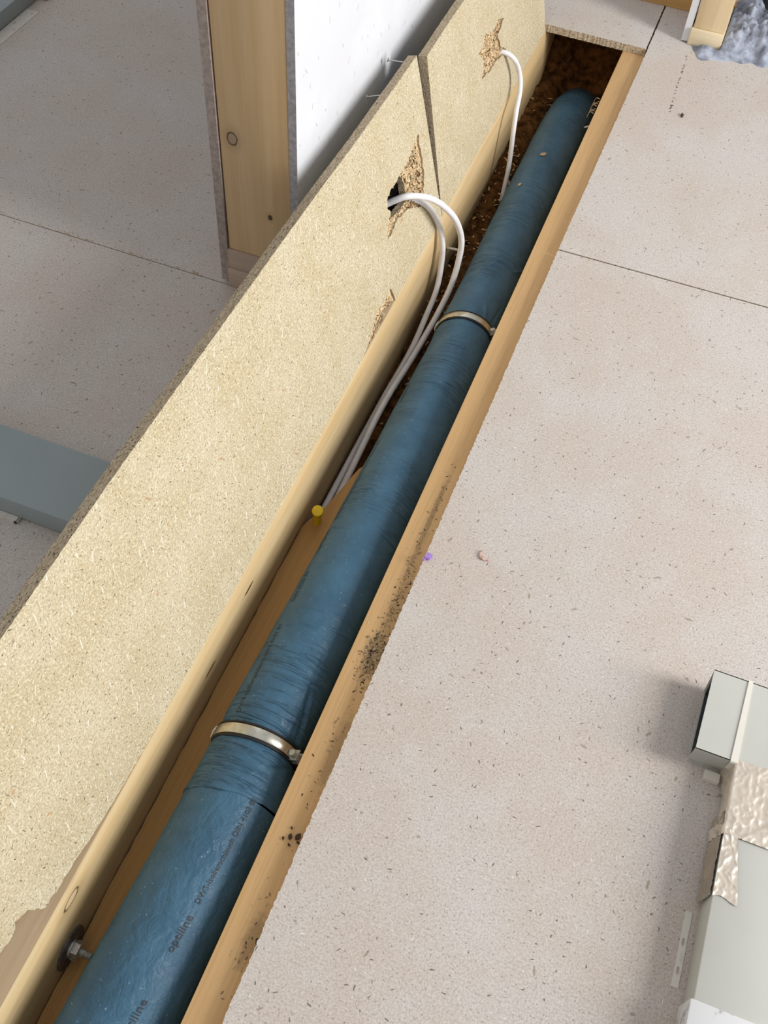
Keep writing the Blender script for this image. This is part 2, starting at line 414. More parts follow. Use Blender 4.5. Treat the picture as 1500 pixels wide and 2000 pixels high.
# joists carrying the floor
mb = MB(); mb.bbox(-.645, -.5, -1.5, 2.836 + 1.2, -.30, -.0205, .0018)
o = mb.build('joist', [M['joist'], mat_wood('joist_top', (.52, .39, .25), (.40, .28, .16), 'Y')], parent=floor); smooth_angle(o)
for p_ in o.data.polygons:
    if p_.normal.z > .95 and p_.area > .05: p_.material_index = 1
o['label'] = 'pale pine joist forming the left side of the channel'
mb = MB(); mb.bbox(-.271, -.12, -1.5, 4.0, -.30, -.0215, .0018)
for v in range(len(mb.V)):
    x, y, z = mb.V[v]
    if x < -.2: mb.V[v] = (x + (-.004 if y > 3 else .003), y, z)
o = mb.build('joist', M['batten'], parent=floor); smooth_angle(o); o['label'] = 'orange tan joist edge right of the blue pipe, with dirt smears'

# trench bottom fill (wood fibre)
NX, NY = 14, 200
V = []; F = []
for j in range(NY + 1):
    y = 1.0 + (3.6 - 1.0) * j / NY
    for i in range(NX + 1):
        x = -.4995 + (.2275) * i / NX
        z = -.262 + .02 * noise.noise(Vector((x * 22, y * 22, 0))) + .010 * noise.noise(Vector((x * 70, y * 70, 3)))
        z += .20 * max(0, min(1, (y - 2.90) / .2)) ** 1.2; z = min(z, -.045)
        z += .06 * max(0, min(1, (y - 1.85) / .9)) * max(0, min(1, (-.41 - x) / .05))
        V.append((x, y, z))
for j in range(NY):
    for i in range(NX):
        a = j * (NX + 1) + i; F.append((a, a + 1, a + NX + 2, a + NX + 1))
o = mk('wood_fibre_fill', V, F, M['wool'], parent=floor, smooth=True); o['kind'] = 'stuff'

# floor plank lying in the near half of the channel
mb = MB()
plate(mb, rough([(-.498, -1.4), (-.274, -1.4), (-.274, 1.36), (-.40, 1.36), (-.447, 1.275), (-.472, 1.160), (-.498, 1.09)], .02, [0, 0, .002, .002, .002, .002, .001], seed=8), [], -.222, -.196, 0, 0, 0)
o = mk('channel_plank', mb.V, mb.F, M['plank'], parent=floor, midx=[0] * len(mb.F)); o['label'] = 'orange brown plank on the bottom of the channel, broken off near the yellow cap'

# ------------------------------------------------------------------ the setting: walls
wall_left = empty('wall_left', (-.76, 1.49, 0)); tag(wall_left, kind='structure')
def part(name, mat, parent, *boxes, bv=0, label=None):
    mb = MB()
    for b in boxes: mb.bbox(*b, bv) if bv else mb.box(*b)
    o = mb.build(name, mat, parent=parent)
    if bv: smooth_angle(o)
    if label: o['label'] = label
    return o
part('stud', M['stud'], wall_left, (-.832, -.691, 1.49, 1.55, .098, 2.4), bv=.002)
mbp = part('sole_plate', M['plate'], wall_left, (-.835, -.690, 1.486, 4.2, .049, .0975), bv=.002)
part('sole_plate', M['plate'], wall_left, (-.836, -.690, 1.482, 4.2, .0, .0485), bv=.002)
pb = part('plasterboard', [M['gyp_white'], M['gyp_grey']], wall_left, (-.6895, -.6735, 1.487, 4.3, .03, 2.45), label='white plasterboard sheet facing the channel')
for p in pb.data.polygons:
    if abs(p.normal.x) < .5: p.material_index = 1
pb = part('plasterboard', [M['gyp_white'], M['gyp_red']], wall_left, (-.853, -.8345, 1.4865, 4.3, .012, 2.45), label='plasterboard sheet on the far side of the stud')
for p in pb.data.polygons:
    p.material_index = 1
wall_back = empty('wall_back', (-.4, 3.09, 0)); tag(wall_back, kind='structure')
part('sole_plate', M['orange_wood'], wall_back, (-.62, .05, 3.09, 3.15, 0, .045), bv=.002)
part('plasterboard', M['gyp_white'], wall_back, (-.62, -.02, 3.10, 3.115, .045, 2.4))
wall_right = empty('wall_right', (-.07, 2.915, 0)); tag(wall_right, kind='structure')
part('stud', M['pale_wood'], wall_right, (-.108, -.022, 2.915, 2.975, .047, 2.4), bv=.002)
part('sole_plate', M['pale_block'], wall_right, (-.112, -.020, 2.908, 3.085, .0, .0465), bv=.003)
part('plasterboard', [M['gyp_white'], M['gyp_white']], wall_right, (-.131, -.112, 2.918, 3.088, .004, 2.4))

# ------------------------------------------------------------------ leaning chipboard strips
def frame(lean, dx=0.0):
    th = math.radians(lean)
    m = Matrix(((0, -math.sin(th), math.cos(th)), (1, 0, 0), (0, math.cos(th), math.sin(th)))).to_4x4()
    m.translation = Vector((-.5 + dx, 0, -.02)); return m
def jag(poly, seed, step=.006, amp=.004): return rough(poly, step, amp, seed=seed)
def board(name, lean, outline, amps, skin_holes, core_holes, label, seed, y0, dx=0.0):
    mt = frame(lean, dx)
    mt = mt @ Matrix.Translation((y0, 0, 0))
    sh = lambda l: [(p[0] + .077 * p[1] - y0, p[1] * .965) for p in l]
    mb = MB(); ol = rough(sh(outline[0]), .006, amps, seed=seed)
    plate(mb, ol, [sh(h) for h in skin_holes], -.005, 0, 0, 1, 0)
    oc = rough(sh(outline[1]), .006, amps, seed=seed)
    plate(mb, oc, [sh(h) for h in core_holes], -.020, -.0051, 2, 1, 0)
    o = mk(name, mb.V, mb.F, [M['board'], M['core'], M['torn']], midx=mb.I, matrix=mt, base=(0, 0, 0))
    o['_mat'] = 1
    tag(o, label, 'board', 'cut chipboard strips leaning along the channel')
    return o, mt
crater1 = [(1.862, .243), (1.819, .232), (1.778, .222), (1.734, .222), (1.696, .220), (1.665, .219), (1.652, .198), (1.664, .180), (1.640, .165), (1.629, .139), (1.661, .142), (1.691, .150), (1.756, .129), (1.814, .097), (1.836, .110), (1.856, .142), (1.862, .176), (1.862, .208)]
hole1 = [(1.745, .218), (1.715, .219), (1.688, .215), (1.662, .213), (1.656, .196), (1.668, .178), (1.660, .164), (1.690, .158), (1.735, .150), (1.757, .150), (1.762, .185)]
top = [(-.7, .412), (.43, .410), (.67, .411), (.95, .406), (1.2, .402), (1.42, .397), (1.49, .394), (1.58, .391), (1.75, .389), (1.917, .388)]
bot_skin = [(1.919, 0), (1.607, 0), (1.604, .018), (1.596, .041), (1.56, .035), (1.513, .043), (1.484, .026), (1.44, .006), (1.40, 0), (1.01, .001), (.78, -.001), (.566, .001), (.40, .006), (.333, .012), (.226, .026), (.218, .042), (.206, .062), (.184, .073), (.172, .062), (.148, .066), (.05, .075), (-.7, .09)]
bot_core = [(1.919, 0), (1.607, 0), (1.590, .012), (1.545, .018), (1.513, .014), (1.484, .005), (1.44, 0), (1.40, 0), (1.01, .001), (.78, -.001), (.566, .001), (.40, .004), (.333, .009), (.232, .022), (.222, .038), (.206, .056), (.184, .068), (.172, .058), (.148, .062), (.05, .072), (-.7, .09)]
am = [.0005] * 9 + [.0004] + [.0012] * 13 + [.003] * 7 + [.0012] * 10
B1, MB1 = board('chipboard_strip', 16, (top + bot_skin, top + bot_core), am, [jag(crater1, 5, .007, .003)], [jag(hole1, 9, .006, .002)],
                'long yellow chipboard strip with ragged cable hole, leaning in front of the bare stud', 11, -.7)
crater2 = [(2.470, .205), (2.434, .222), (2.391, .214), (2.319, .235), (2.294, .217), (2.262, .218), (2.300, .185), (2.288, .165), (2.275, .150), (2.335, .138), (2.392, .136), (2.455, .122), (2.479, .121), (2.431, .155), (2.416, .189)]
hole2 = [(2.462, .145), (2.440, .150), (2.435, .132), (2.452, .122), (2.472, .124)]
tf = [(1.945, .372), (2.09, .374), (2.2, .374), (2.836, .374)]
bf = [(2.836, 0), (1.925, 0)]
c2o = [(p[0], p[1]) for p in crater2]
B2, MB2 = board('chipboard_strip', 14, (tf + bf, tf + bf), [.0004] * 8, [jag(c2o, 15, .007, .003)], [],
                'shorter yellow chipboard strip with one white cable, at the far end beside the white wall', 12, 1.9, dx=-.002)
# dark membrane strip added to stop light through the slit between the boards
mb = MB(); mb.box(1.80 - 1.9, 2.10 - 1.9, .03, .345, -.0255, -.0235)
o = mk('backing_strip', mb.V, mb.F, mat_plain('dark_membrane', (.045, .055, .068), .7, 0, .1, 30, .1), matrix=MB2, base=(0, 0, 0))
tag(o, 'dark blue grey membrane strip added to block light in the slit between the two chipboard strips', 'backing')
mb = MB(); mb.tube([(-.622, 1.30, .155), (-.622, 2.25, .150)], .036, 24)  # black tube added to darken the view through the cable hole
o = mb.build('filler', M['rubber']); smooth_angle(o); tag(o, 'black conduit behind the long strip, added to darken the ragged cable hole', 'filler')
# chips standing in the broken craters
def chips(parent, poly, y0, n, seed, avoid=None):
    rnd = random.Random(seed); mb = MB()
    xs = [p[0] for p in poly]; ys = [p[1] for p in poly]
    def inside(p, pl):
        c = False
        for i in range(len(pl)):
            a, b = pl[i], pl[i - 1]
            if (a[1] > p[1]) != (b[1] > p[1]) and p[0] < (b[0] - a[0]) * (p[1] - a[1]) / (b[1] - a[1]) + a[0]: c = not c
        return c
    tf_ = lambda l: [(p[0] + .077 * p[1], p[1] * .965) for p in l]
    poly = tf_(poly); avoid = tf_(avoid) if avoid else None
    k = 0
    while k < n:
        p = (rnd.uniform(min(xs), max(xs)), rnd.uniform(min(ys), max(ys)))
        if not inside(p, poly) or (avoid and inside(p, avoid)): continue
        k += 1
        a = rnd.uniform(0, 2 * PI); l = rnd.uniform(.003, .009); wd = rnd.uniform(.0008, .0028); t = rnd.uniform(-.5, .5)
        d = Vector((math.cos(a), math.sin(a), t)).normalized(); q = d.cross(Vector((rnd.uniform(-.4, .4), rnd.uniform(-.4, .4), 1))).normalized(); nn = d.cross(q)
        c = Vector((p[0] - y0, p[1], rnd.uniform(-.005, -.001)))
        V = [c + d * l * sx * .5 + q * wd * sy * .5 + nn * .0003 * sz for sx in (-1, 1) for sy in (-1, 1) for sz in (-1, 1)]
        mb.add(V, [(0, 1, 3, 2), (4, 6, 7, 5), (0, 4, 5, 1), (2, 3, 7, 6), (0, 2, 6, 4), (1, 5, 7, 3)], rnd.choice((0, 0, 1, 2)))
    o = mk('broken_chips', mb.V, mb.F, [M['torn'], M['board'], M['wool']], parent=parent, midx=mb.I)
    o['kind'] = 'stuff'; return o
chips(B1, crater1, -.7, 420, 21, hole1)
chips(B1, [(1.60, .0), (1.595, .035), (1.515, .038), (1.45, .002)], -.7, 60, 22)
chips(B2, crater2, 1.9, 300, 23)
# chip edges fringing the long-torn hole rim
chips(B1, [(p[0] + (.006 if i % 2 else -.004), p[1] + .004) for i, p in enumerate(crater1)], -.7, 120, 24, hole1)

# nails sticking out behind the top edge
def nail(p, d, L, r, label, head=.0045, group=None):
    p = Vector(p); d = Vector(d).normalized(); mb = MB()
    mb.tube([p, p + d * L], r, 10)
    mb.tube([p + d * L, p + d * (L + .0006), p + d * (L + .0018)], [r * 1.1, head, head], 14)
    o = mb.build('nail', M['zinc'], base=p); smooth_angle(o, 50); tag(o, label, 'nail', group); return o
thn = math.radians(16)
back = Vector((-math.cos(thn), 0, -math.sin(thn)))
def on_board(mtx, u, v, wv): return mtx @ Vector((u, v, wv))
p = on_board(MB1, 1.925 + .7, .3700, -.016)
nail(p, (-1, -.015, -.09), .040, .0013, 'steel nail poking out behind the top corner of the long chipboard strip', .0042)
p = on_board(MB1, 1.82 + .7, .358, -.012)
nail(p, back + Vector((0, -.10, -.05)), .052, .0013, 'steel nail with small head below the top corner nail, pointing at the white wall', .0042)

# ------------------------------------------------------------------ insulated pipe
PT = [(-.9, -.3723, -.080), (-.6, -.3692, -.090), (.1, -.3663, -.106), (.4, -.3555, -.110), (.5, -.3540, -.1112), (.59, -.3610, -.1123), (.65, -.3598, -.113), (.75, -.3577, -.116), (.92, -.3542, -.121), (1.03, -.3523, -.1248), (1.3, -.3494, -.134), (1.57, -.3505, -.1436), (1.7, -.3540, -.1495), (1.86, -.3560, -.1567), (2.3, -.3651, -.1765), (2.55, -.3685, -.188), (2.68, -.3700, -.200), (2.80, -.3720, -.228), (2.92, -.3740, -.278), (3.3, -.378, -.46)]
RP = [(-.9, .0805), (.44, .0805), (.478, .0825), (.53, .0785), (.575, .0725), (.61, .072), (.66, .0745), (1.4, .072), (1.62, .0665), (1.7, .065), (3.3, .0645)]
def RB(y):
    for a, b in zip(RP, RP[1:]):
        if y <= b[0] or b is RP[-1]: return a[1] + (b[1] - a[1]) * (y - a[0]) / (b[0] - a[0])
def pc(y):
    for a, b in zip(PT, PT[1:]):
        if y <= b[0] or b is PT[-1]:
            t = (y - a[0]) / (b[0] - a[0]); return Vector((a[1] + (b[1] - a[1]) * t, y, a[2] + (b[2] - a[2]) * t))
def on_pipe(y, deg, r):
    c = pc(y); a = math.radians(deg); return Vector((c.x + r * math.sin(a), y, c.z + r * math.cos(a)))
def gauss(d, s): return math.exp(-(d / s) ** 2)
R1 = .0805
def pinch(y):
    return -.0030 * (gauss(y - .595, .012) + gauss(y - 1.70, .012)) + .0016 * (gauss(y - .63, .02) + gauss(y - .56, .02) + gauss(y - 1.735, .02) + gauss(y - 1.665, .02))
folds = []   # (y0, a0, y1, a1, width, height): ridges on the film
rnd = random.Random(5)
folds += [(.838, -26, .852, 66, .0020, .0026), (.800, -30, .830, 66, .0020, .0030), (.80, -30, .797, -60, .002, .0015),
          (1.868, -14, 1.93, 12, .003, .0024), (1.93, 12, 1.915, 48, .003, .003), (1.915, 48, 1.98, 85, .003, .003), (1.86, -10, 1.80, -50, .003, .0018),
          (.710, 38, .60, 60, .0024, -.0050), (.78, 34, .71, 38, .002, -.002), (.70, 34, .61, 40, .0025, .0018), (.70, 46, .61, 68, .0025, .0022), (1.76, 22, 1.705, 34, .003, .003), (1.80, 60, 1.715, 50, .003, -.003),
          (.575, 70, .545, 30, .0025, -.002), (.57, 62, .52, 55, .002, .0015)]
for k in range(280):
    y = rnd.choice((rnd.uniform(.98, 1.66), rnd.uniform(1.1, 1.5), rnd.uniform(2.0, 2.7))); a = rnd.uniform(-35, 62); l = rnd.uniform(10, 42)
    folds.append((y, a, y + rnd.uniform(-.007, .007), a + l, rnd.uniform(.0010, .0018), rnd.uniform(.0006, .0015)))
for k in range(26):      # radiating wrinkles by the near clamp
    a = rnd.uniform(20, 78); y = .605 + rnd.uniform(.0, .04)
    folds.append((y, a, y + rnd.uniform(.015, .06), a + rnd.uniform(-14, 6), .0018, rnd.uniform(-.0012, .0012)))
for k in range(14):
    a = rnd.uniform(-70, 78); folds.append((.578, a, .578 - rnd.uniform(.01, .03), a + rnd.uniform(-5, 5), .0018, rnd.uniform(-.001, .001)))
def fold_h(y, a):
    h = 0
    for (y0, a0, y1, a1, wd, ht) in folds:
        if y < min(y0, y1) - .01 or y > max(y0, y1) + .01: continue
        p = Vector((y, math.radians(a) * .064)); A = Vector((y0, math.radians(a0) * .064)); B = Vector((y1, math.radians(a1) * .064))
        ab = B - A; t = max(0, min(1, (p - A).dot(ab) / ab.length_squared)); d = (p - (A + ab * t)).length
        if d < wd * 3: h += ht * gauss(d, wd) * (1 - .5 * abs(2 * t - 1) ** 3)
    return h
pipe = empty('insulated_pipe', (-.37, 0, -.30)); tag(pipe, 'long blue foil wrapped drain pipe lying in the open floor channel', 'pipe')
def tube_grid(name, ys, rfun, mat, lip0=None):
    V = []; A = [(-150 + 300 * i / 110) for i in range(111)]
    for y in ys:
        c = pc(y)
        for a in A:
            r = rfun(y, a); t = math.radians(a); V.append((c.x + r * math.sin(t), y, c.z + r * math.cos(t)))
    n = len(A); F = [(j * n + i, j * n + i + 1, (j + 1) * n + i + 1, (j + 1) * n + i) for j in range(len(ys) - 1) for i in range(n - 1)]
    F += [(j * n + n - 1, j * n, (j + 1) * n, (j + 1) * n + n - 1) for j in range(len(ys) - 1)]
    if lip0 is not None:   # close lip down on the inner layer
        b = len(V)
        for a in A:
            q = on_pipe(ys[0] + .0005, a, lip0); V.append(q)
        F += [(i + 1, i, b + i, b + i + 1) for i in range(n - 1)]
    return mk(name, V, F, mat, parent=pipe, smooth=True)
def r_near(y, a):
    n1 = noise.noise(Vector((y * 45, a * .055, 1))); n2 = noise.noise(Vector((y * 120, a * .14, 5)))
    f = .0016 * n1 + .0009 * n2
    f += .0012 * max(0, noise.noise(Vector((y * 25, a * .02 , 9)))) * math.sin(a * .35)
    return R1 + f * (.6 if a < 35 else .35)
ys = [-.9 + .005 * i for i in range(int(1.42 / .005))]
o = tube_grid('insulation_sleeve', [-.9, -.6, -.3] + [-.1 + .0035 * i for i in range(169)], r_near, M['fuzzy']); o['label'] = 'fleecy near insulation sleeve'
def lap_y(a): return .484 + .009 * math.sin(math.radians(a * 1.1)) + .002 * noise.noise(Vector((a * .05, 0, 0)))
def r_far(y, a):
    f = .0010 * noise.noise(Vector((y * 14, a * .03, 2))) + .0003 * noise.noise(Vector((y * 60, a * .1, 2)))
    return RB(y) - .0003 + f + pinch(y) + fold_h(y, a)
ysf = [.482 + .0017 * i for i in range(int(1.55 / .0017))]; ysf += [ysf[-1] + .006 * i for i in range(1, 215)]
# near lip follows a slightly wavy line
V = []; A = [(-150 + 300 * i / 110) for i in range(111)]; n = len(A)
for j, y in enumerate(ysf):
    for a in A:
        yy = lap_y(a) + (y - .482) * (1 - (.488 - .482 + lap_y(a) - .488) * 0) if j < 30 else y
        if j < 30:
            t = j / 30; yy = (lap_y(a)) * (1 - t) + ysf[30] * t
        c = pc(yy); r = r_far(yy, a) + (-.0008 if j == 0 else 0); th = math.radians(a)
        V.append((c.x + r * math.sin(th), yy, c.z + r * math.cos(th)))
F = [(j * n + i, j * n + i + 1, (j + 1) * n + i + 1, (j + 1) * n + i) for j in range(len(ysf) - 1) for i in range(n - 1)]
b = len(V)
for a in A: V.append(tuple(on_pipe(lap_y(a) + .0006, a, R1 - .001)))
F += [(i + 1, i, b + i, b + i + 1) for i in range(n - 1)]
o = mk('insulation_sleeve', V, F, M['film'], parent=pipe, smooth=True); o['label'] = 'smooth wrinkled insulation sleeve overlapping the near one'

# print on the film
def pipe_text(txt, y0, y1, a0, a1, size, r, name='printing'):
    cu = bpy.data.curves.new('t', 'FONT'); cu.body = txt; cu.size = 1; cu.resolution_u = 2
    ob = bpy.data.objects.new('t', cu); COL.objects.link(ob); dg = bpy.context.evaluated_depsgraph_get(); dg.update()
    me = bpy.data.meshes.new_from_object(ob.evaluated_get(dg)); bpy.data.objects.remove(ob)
    xs = [v.co.x for v in me.vertices]; W = max(xs) - min(xs); x0 = min(xs)
    bm = bmesh.new(); bm.from_mesh(me)
    for v in bm.verts:
        t = (v.co.x - x0) / W; y = y0 + (y1 - y0) * t; a = a0 + (a1 - a0) * t
        rr = r if r else RB(y) + .0013; v.co = on_pipe(y, a - math.degrees(v.co.y * size / rr), rr) - pipe.location
    me2 = bpy.data.meshes.new(name); bm.to_mesh(me2); bm.free(); me2.materials.append(M['print'])
    o = bpy.data.objects.new(name, me2); COL.objects.link(o); o.parent = pipe; return o
pipe_text('optiline', .245, .300, 27, 29.5, .0165, R1 + .0012)
pipe_text('DWS-Isolierschlauch DIN 4102 B1', .319, .492, 28.5, 33, .0125, R1 + .0014)
pipe_text('DIN 4102 B1', .02, .085, 26, 26, .0125, R1 + .0012)
pipe_text('optiline', .122, .178, 26, 27.5, .0165, R1 + .0012)
pipe_text('DWS-Isolierschlauch DIN 4102 B1', .618, .80, -33, -43, .013, None)
pipe_text('DIN 4102 B1', .855, .925, -46, -49, .014, None)
pipe_text('optiline', .975, 1.030, -55, -55, .016, None)
pipe_text('DWS-Isolierschlauch DIN 4102 B1', 1.06, 1.28, -53, -51, .014, None)
pipe_text('optiline', 1.40, 1.455, -50, -50, .016, None)

# pipe clamps
def ring(mb, y, wd, ri, ro, a0=-150, a1=150, seg=72, i=0, tilt=0.0):
    V = []; 
    for k in range(seg + 1):
        a = a0 + (a1 - a0) * k / seg
        yy = y + tilt * math.sin(math.radians(a))
        for (dy, r) in ((-wd / 2, ri), (-wd / 2, ro - .0006), (-wd / 2 + .0008, ro), (wd / 2 - .0008, ro), (wd / 2, ro - .0006), (wd / 2, ri)):
            V.append(on_pipe(yy + dy, a, r))
    F = [(k * 6 + j, k * 6 + (j + 1) % 6, (k + 1) * 6 + (j + 1) % 6, (k + 1) * 6 + j) for k in range(seg) for j in range(6)]
    F += [tuple(range(6)), tuple(seg * 6 + j for j in range(5, -1, -1))]
    mb.add(V, F, i)
def clamp(y, tilt, label):
    R2 = RB(y); c = pc(y); e = empty('pipe_clamp', (c.x, y, c.z - .07)); tag(e, label, 'pipe clamp', 'rubber lined steel clamps round the blue pipe')
    mb = MB(); ring(mb, y, .027, R2 - .004, R2 + .0022, tilt=tilt, a0=-165, a1=84); ring(mb, y - .0125, .003, R2 - .003, R2 + .0036, tilt=tilt, a0=-165, a1=84); ring(mb, y + .0125, .003, R2 - .003, R2 + .0036, tilt=tilt, a0=-165, a1=84)
    o = mb.build('rubber_lining', M['rubber'], parent=e); smooth_angle(o, 40)
    mb = MB(); ring(mb, y, .0175, R2 + .0018, R2 + .0042, tilt=tilt, a0=-80, a1=62)
    o = mb.build('steel_band', M['steel'], parent=e); smooth_angle(o, 40)
    # ear with screw at the right, hinge hook at the left
    mb = MB()
    for s_ in (58, 66):
        q = on_pipe(y, s_, R2 + .009); t = math.radians(s_)
        d = Vector((math.sin(t), 0, math.cos(t))); tt = Vector((math.cos(t), 0, -math.sin(t)))
        V = [q + d * a * .009 + Vector((0, 1, 0)) * bb * .0095 + tt * cc * .0013 for a in (-1, 1) for bb in (-1, 1) for cc in (-1, 1)]
        mb.add(V, [(0, 1, 3, 2), (4, 6, 7, 5), (0, 4, 5, 1), (2, 3, 7, 6), (0, 2, 6, 4), (1, 5, 7, 3)])
    ear = o = mb.build('screw_ear', M['zinc'], parent=e)
    mb = MB(); q = on_pipe(y, 54, R2 + .011); q2 = on_pipe(y, 73, R2 + .011)
    mb.tube([q, q2], .003, 10); mb.tube([q, q + (q - q2).normalized() * .004], .0058, 6)
    o = mb.build('clamp_screw', M['zinc'], parent=ear); smooth_angle(o, 40)
    mb = MB(); q = on_pipe(y - .002, -80, R2 + .003)
    mb.tube([on_pipe(y + .008, -77, R2 + .004), on_pipe(y - .001, -79, R2 + .006), on_pipe(y - .010, -82, R2 + .006), on_pipe(y - .012, -88, R2 + .004)], .0018, 8)
    o = mb.build('hinge_hook', M['zinc'], parent=e); smooth_angle(o, 60)
    return e
clamp(.590, .004, 'steel clamp with black rubber lining on the near part of the blue pipe')
clamp(1.695, .004, 'steel clamp with black rubber lining on the far part of the pipe, beside looping cables')

# wood chips lying on the pipe and boards
def flake(name, pos, nrm, L, W, T, mat, label, seed, curl=0.0, cat='wood chip', group=None):
    rnd = random.Random(seed); nrm = Vector(nrm).normalized(); a = Vector((rnd.uniform(-1, 1), rnd.uniform(-1, 1), 0)); a = (a - nrm * a.dot(nrm)).normalized(); b = nrm.cross(a)
    N = 7; V = []; F = []
    for i in range(N):
        t = i / (N - 1) - .5
        wd = W * (1 - .8 * abs(2 * t) ** 2) * rnd.uniform(.75, 1.1)
        c = Vector(pos) + a * (L * t) + b * (curl * L * (t * t) * 2) + nrm * (T * (.55 + .8 * rnd.random()))
        V += [c - b * wd / 2 - nrm * T / 2, c + b * wd / 2 - nrm * T / 2, c + b * wd / 2 + nrm * T / 2, c - b * wd / 2 + nrm * T / 2]
    for i in range(N - 1):
        for j in range(4): F.append((i * 4 + j, i * 4 + (j + 1) % 4, i * 4 + 4 + (j + 1) % 4, i * 4 + 4 + j))
    F += [(3, 2, 1, 0), tuple((N - 1) * 4 + j for j in range(4))]
    o = mk(name, V, F, mat, base=pos); tag(o, label, cat, group); return o
q = on_pipe(2.403, -3, RB(2.4)); flake('wood_chip', q, (0, 0, 1), .018, .012, .0022, M['chip'], 'tan wood chip lying on top of the far end of the blue pipe', 2)
q = on_pipe(2.248, -24, RB(2.25)); flake('wood_chip', q, q - pc(2.248), .014, .007, .0018, M['chip'], 'small grey brown wood chip on the blue pipe nearer than the tan one', 4)
flake('wood_chip', (-.300, 2.63, -.15), (0, 0, 1), .018, .006, .002, M['strip'], 'tiny white chip between the far pipe end and the orange joist', 6)
mb = MB()
for k in range(7):
    a = Vector((-.276, 2.50 + k * .012, -.024)); mb.tube(spline([a, a + Vector((-.010, .010, -.004 - .004 * (k % 3))), a + Vector((-.016, .026, -.022)), a + Vector((-.018, .03 - .01 * (k % 2), -.035))], 4), [.0008] * 13, 5)
o = mb.build('wood_splinters', M['chip']); tag(o, 'pale wood splinters hanging off the far edge of the orange joist', 'splinters', kind='stuff')
flake('foam_crumb', (-.2085, .990, 0), (0, 0, 1), .014, .013, .004, M['purple'], 'purple foam crumb at the sawn floor edge', 8, cat='crumb')
flake('foam_crumb', (-.214, .983, -.0), (0, 0, 1), .008, .006, .003, M['purple'], 'smaller purple crumb just beside the larger purple one', 9, cat='crumb')
flake('wood_shaving', (-.122, 1.026, 0), (0, 0, 1), .024, .006, .0025, M['pink'], 'pink curled wood shaving on the pale floor right of the purple crumb', 10, .7, 'shaving')
flake('wood_chip', (-.056, 2.55, 0), (0, 0, 1), .016, .008, .003, M['crumb'], 'dark blue grey crumb on the far floor in front of the right stud', 12)
mb = MB(); rnd = random.Random(31)
def specks(mb, cx, cy, sx, sy, n, zz=-.0214, l0=.0008, l1=.004):
    for k in range(n):
        x = rnd.gauss(cx, sx); y = rnd.gauss(cy, sy)
        if not -.268 < x < -.217: continue
        a = rnd.uniform(0, PI); l = rnd.uniform(l0, l1); d = Vector((math.cos(a), math.sin(a), 0)) * l; q = Vector((-d.y, d.x, 0)) * .35; c = Vector((x, y, zz))
        mb.add([c - d, c + d, c + q + Vector((0, 0, l * .3)), c - q], [(0, 1, 2), (1, 0, 3), (0, 2, 3), (2, 1, 3)], rnd.choice((0, 1, 1, 2, 2)))
specks(mb, -.232, .78, .010, .026, 380, l1=.005); specks(mb, -.229, .87, .008, .06, 220); specks(mb, -.236, 1.05, .006, .09, 90); specks(mb, -.232, .62, .01, .07, 60); specks(mb, -.228, .30, .009, .05, 40)
o = mb.build('sawdust_specks', [M['crumb'], M['chip'], mat_plain('dull_sawdust', (.34, .235, .12), .9, 0, .2, 200, .3)]); tag(o, 'brown sawdust and dirt scattered on the orange joist edge', 'sawdust', kind='stuff')
rnd = random.Random(33)
for k, (dx, dy, s_) in enumerate([(0, 0, .009), (.010, .004, .011), (-.008, -.006, .005), (.003, -.012, .005), (-.003, .013, .004), (.013, -.004, .005)]):
    flake('dirt_crumb', (-.236 + dx * 1.1, .452 + dy, -.0214), (0, 0, 1), s_, s_ * .7, .003, M['crumb'], ['large black crumb in the middle of the cluster on the near joist edge', 'largest black crumb, on the floor side of the cluster on the joist edge', 'black crumb on the pipe side of the cluster on the joist edge', 'black crumb at the near end of the cluster on the joist edge', 'tiny black crumb at the far end of the cluster on the joist edge', 'small black crumb tucked against the floor board beside the cluster'][k], 40 + k, cat='crumb', group='black crumbs on the near joist edge')

# ------------------------------------------------------------------ hardware in the channel
e = empty('bolt', (-.5, .217, -.17)); tag(e, 'threaded bolt with round washer and nut in the left joist, near corner', 'bolt')
def disc(mb, c, r, t, seg=40, hole=None):
    mb.tube([(c[0], c[1], c[2]), (c[0] + t * .15, c[1], c[2]), (c[0] + t, c[1], c[2])], [r, r, r * .985], seg)
mb = MB(); disc(mb, (-.5, .217, -.168), .035, .0035); o = mb.build('washer', M['dull_steel'], parent=e); smooth_angle(o, 40)
mb = MB(); disc(mb, (-.4965, .217, -.168), .0145, .003, 24); o = mb.build('small_washer', M['zinc'], parent=e); smooth_angle(o, 40)
mb = MB(); mb.tube([(-.4935, .217, -.168), (-.4925, .217, -.168), (-.4825, .217, -.168), (-.4815, .217, -.168)], [.0145, .0155, .0155, .0145], 6)
mb.build('nut', M['zinc'], parent=e)
mb = MB(); P_ = []; Rr = []
for k in range(37):
    P_.append((-.4840 + .0008 * k, .217, -.168)); Rr.append(.0068 if k % 2 else .0059)
P_ = P_[:30]; Rr = Rr[:30]; Rr[-1] = .0042
mb.tube(P_, Rr, 16); o = mb.build('threaded_shank', M['zinc'], parent=e); smooth_angle(o, 70)

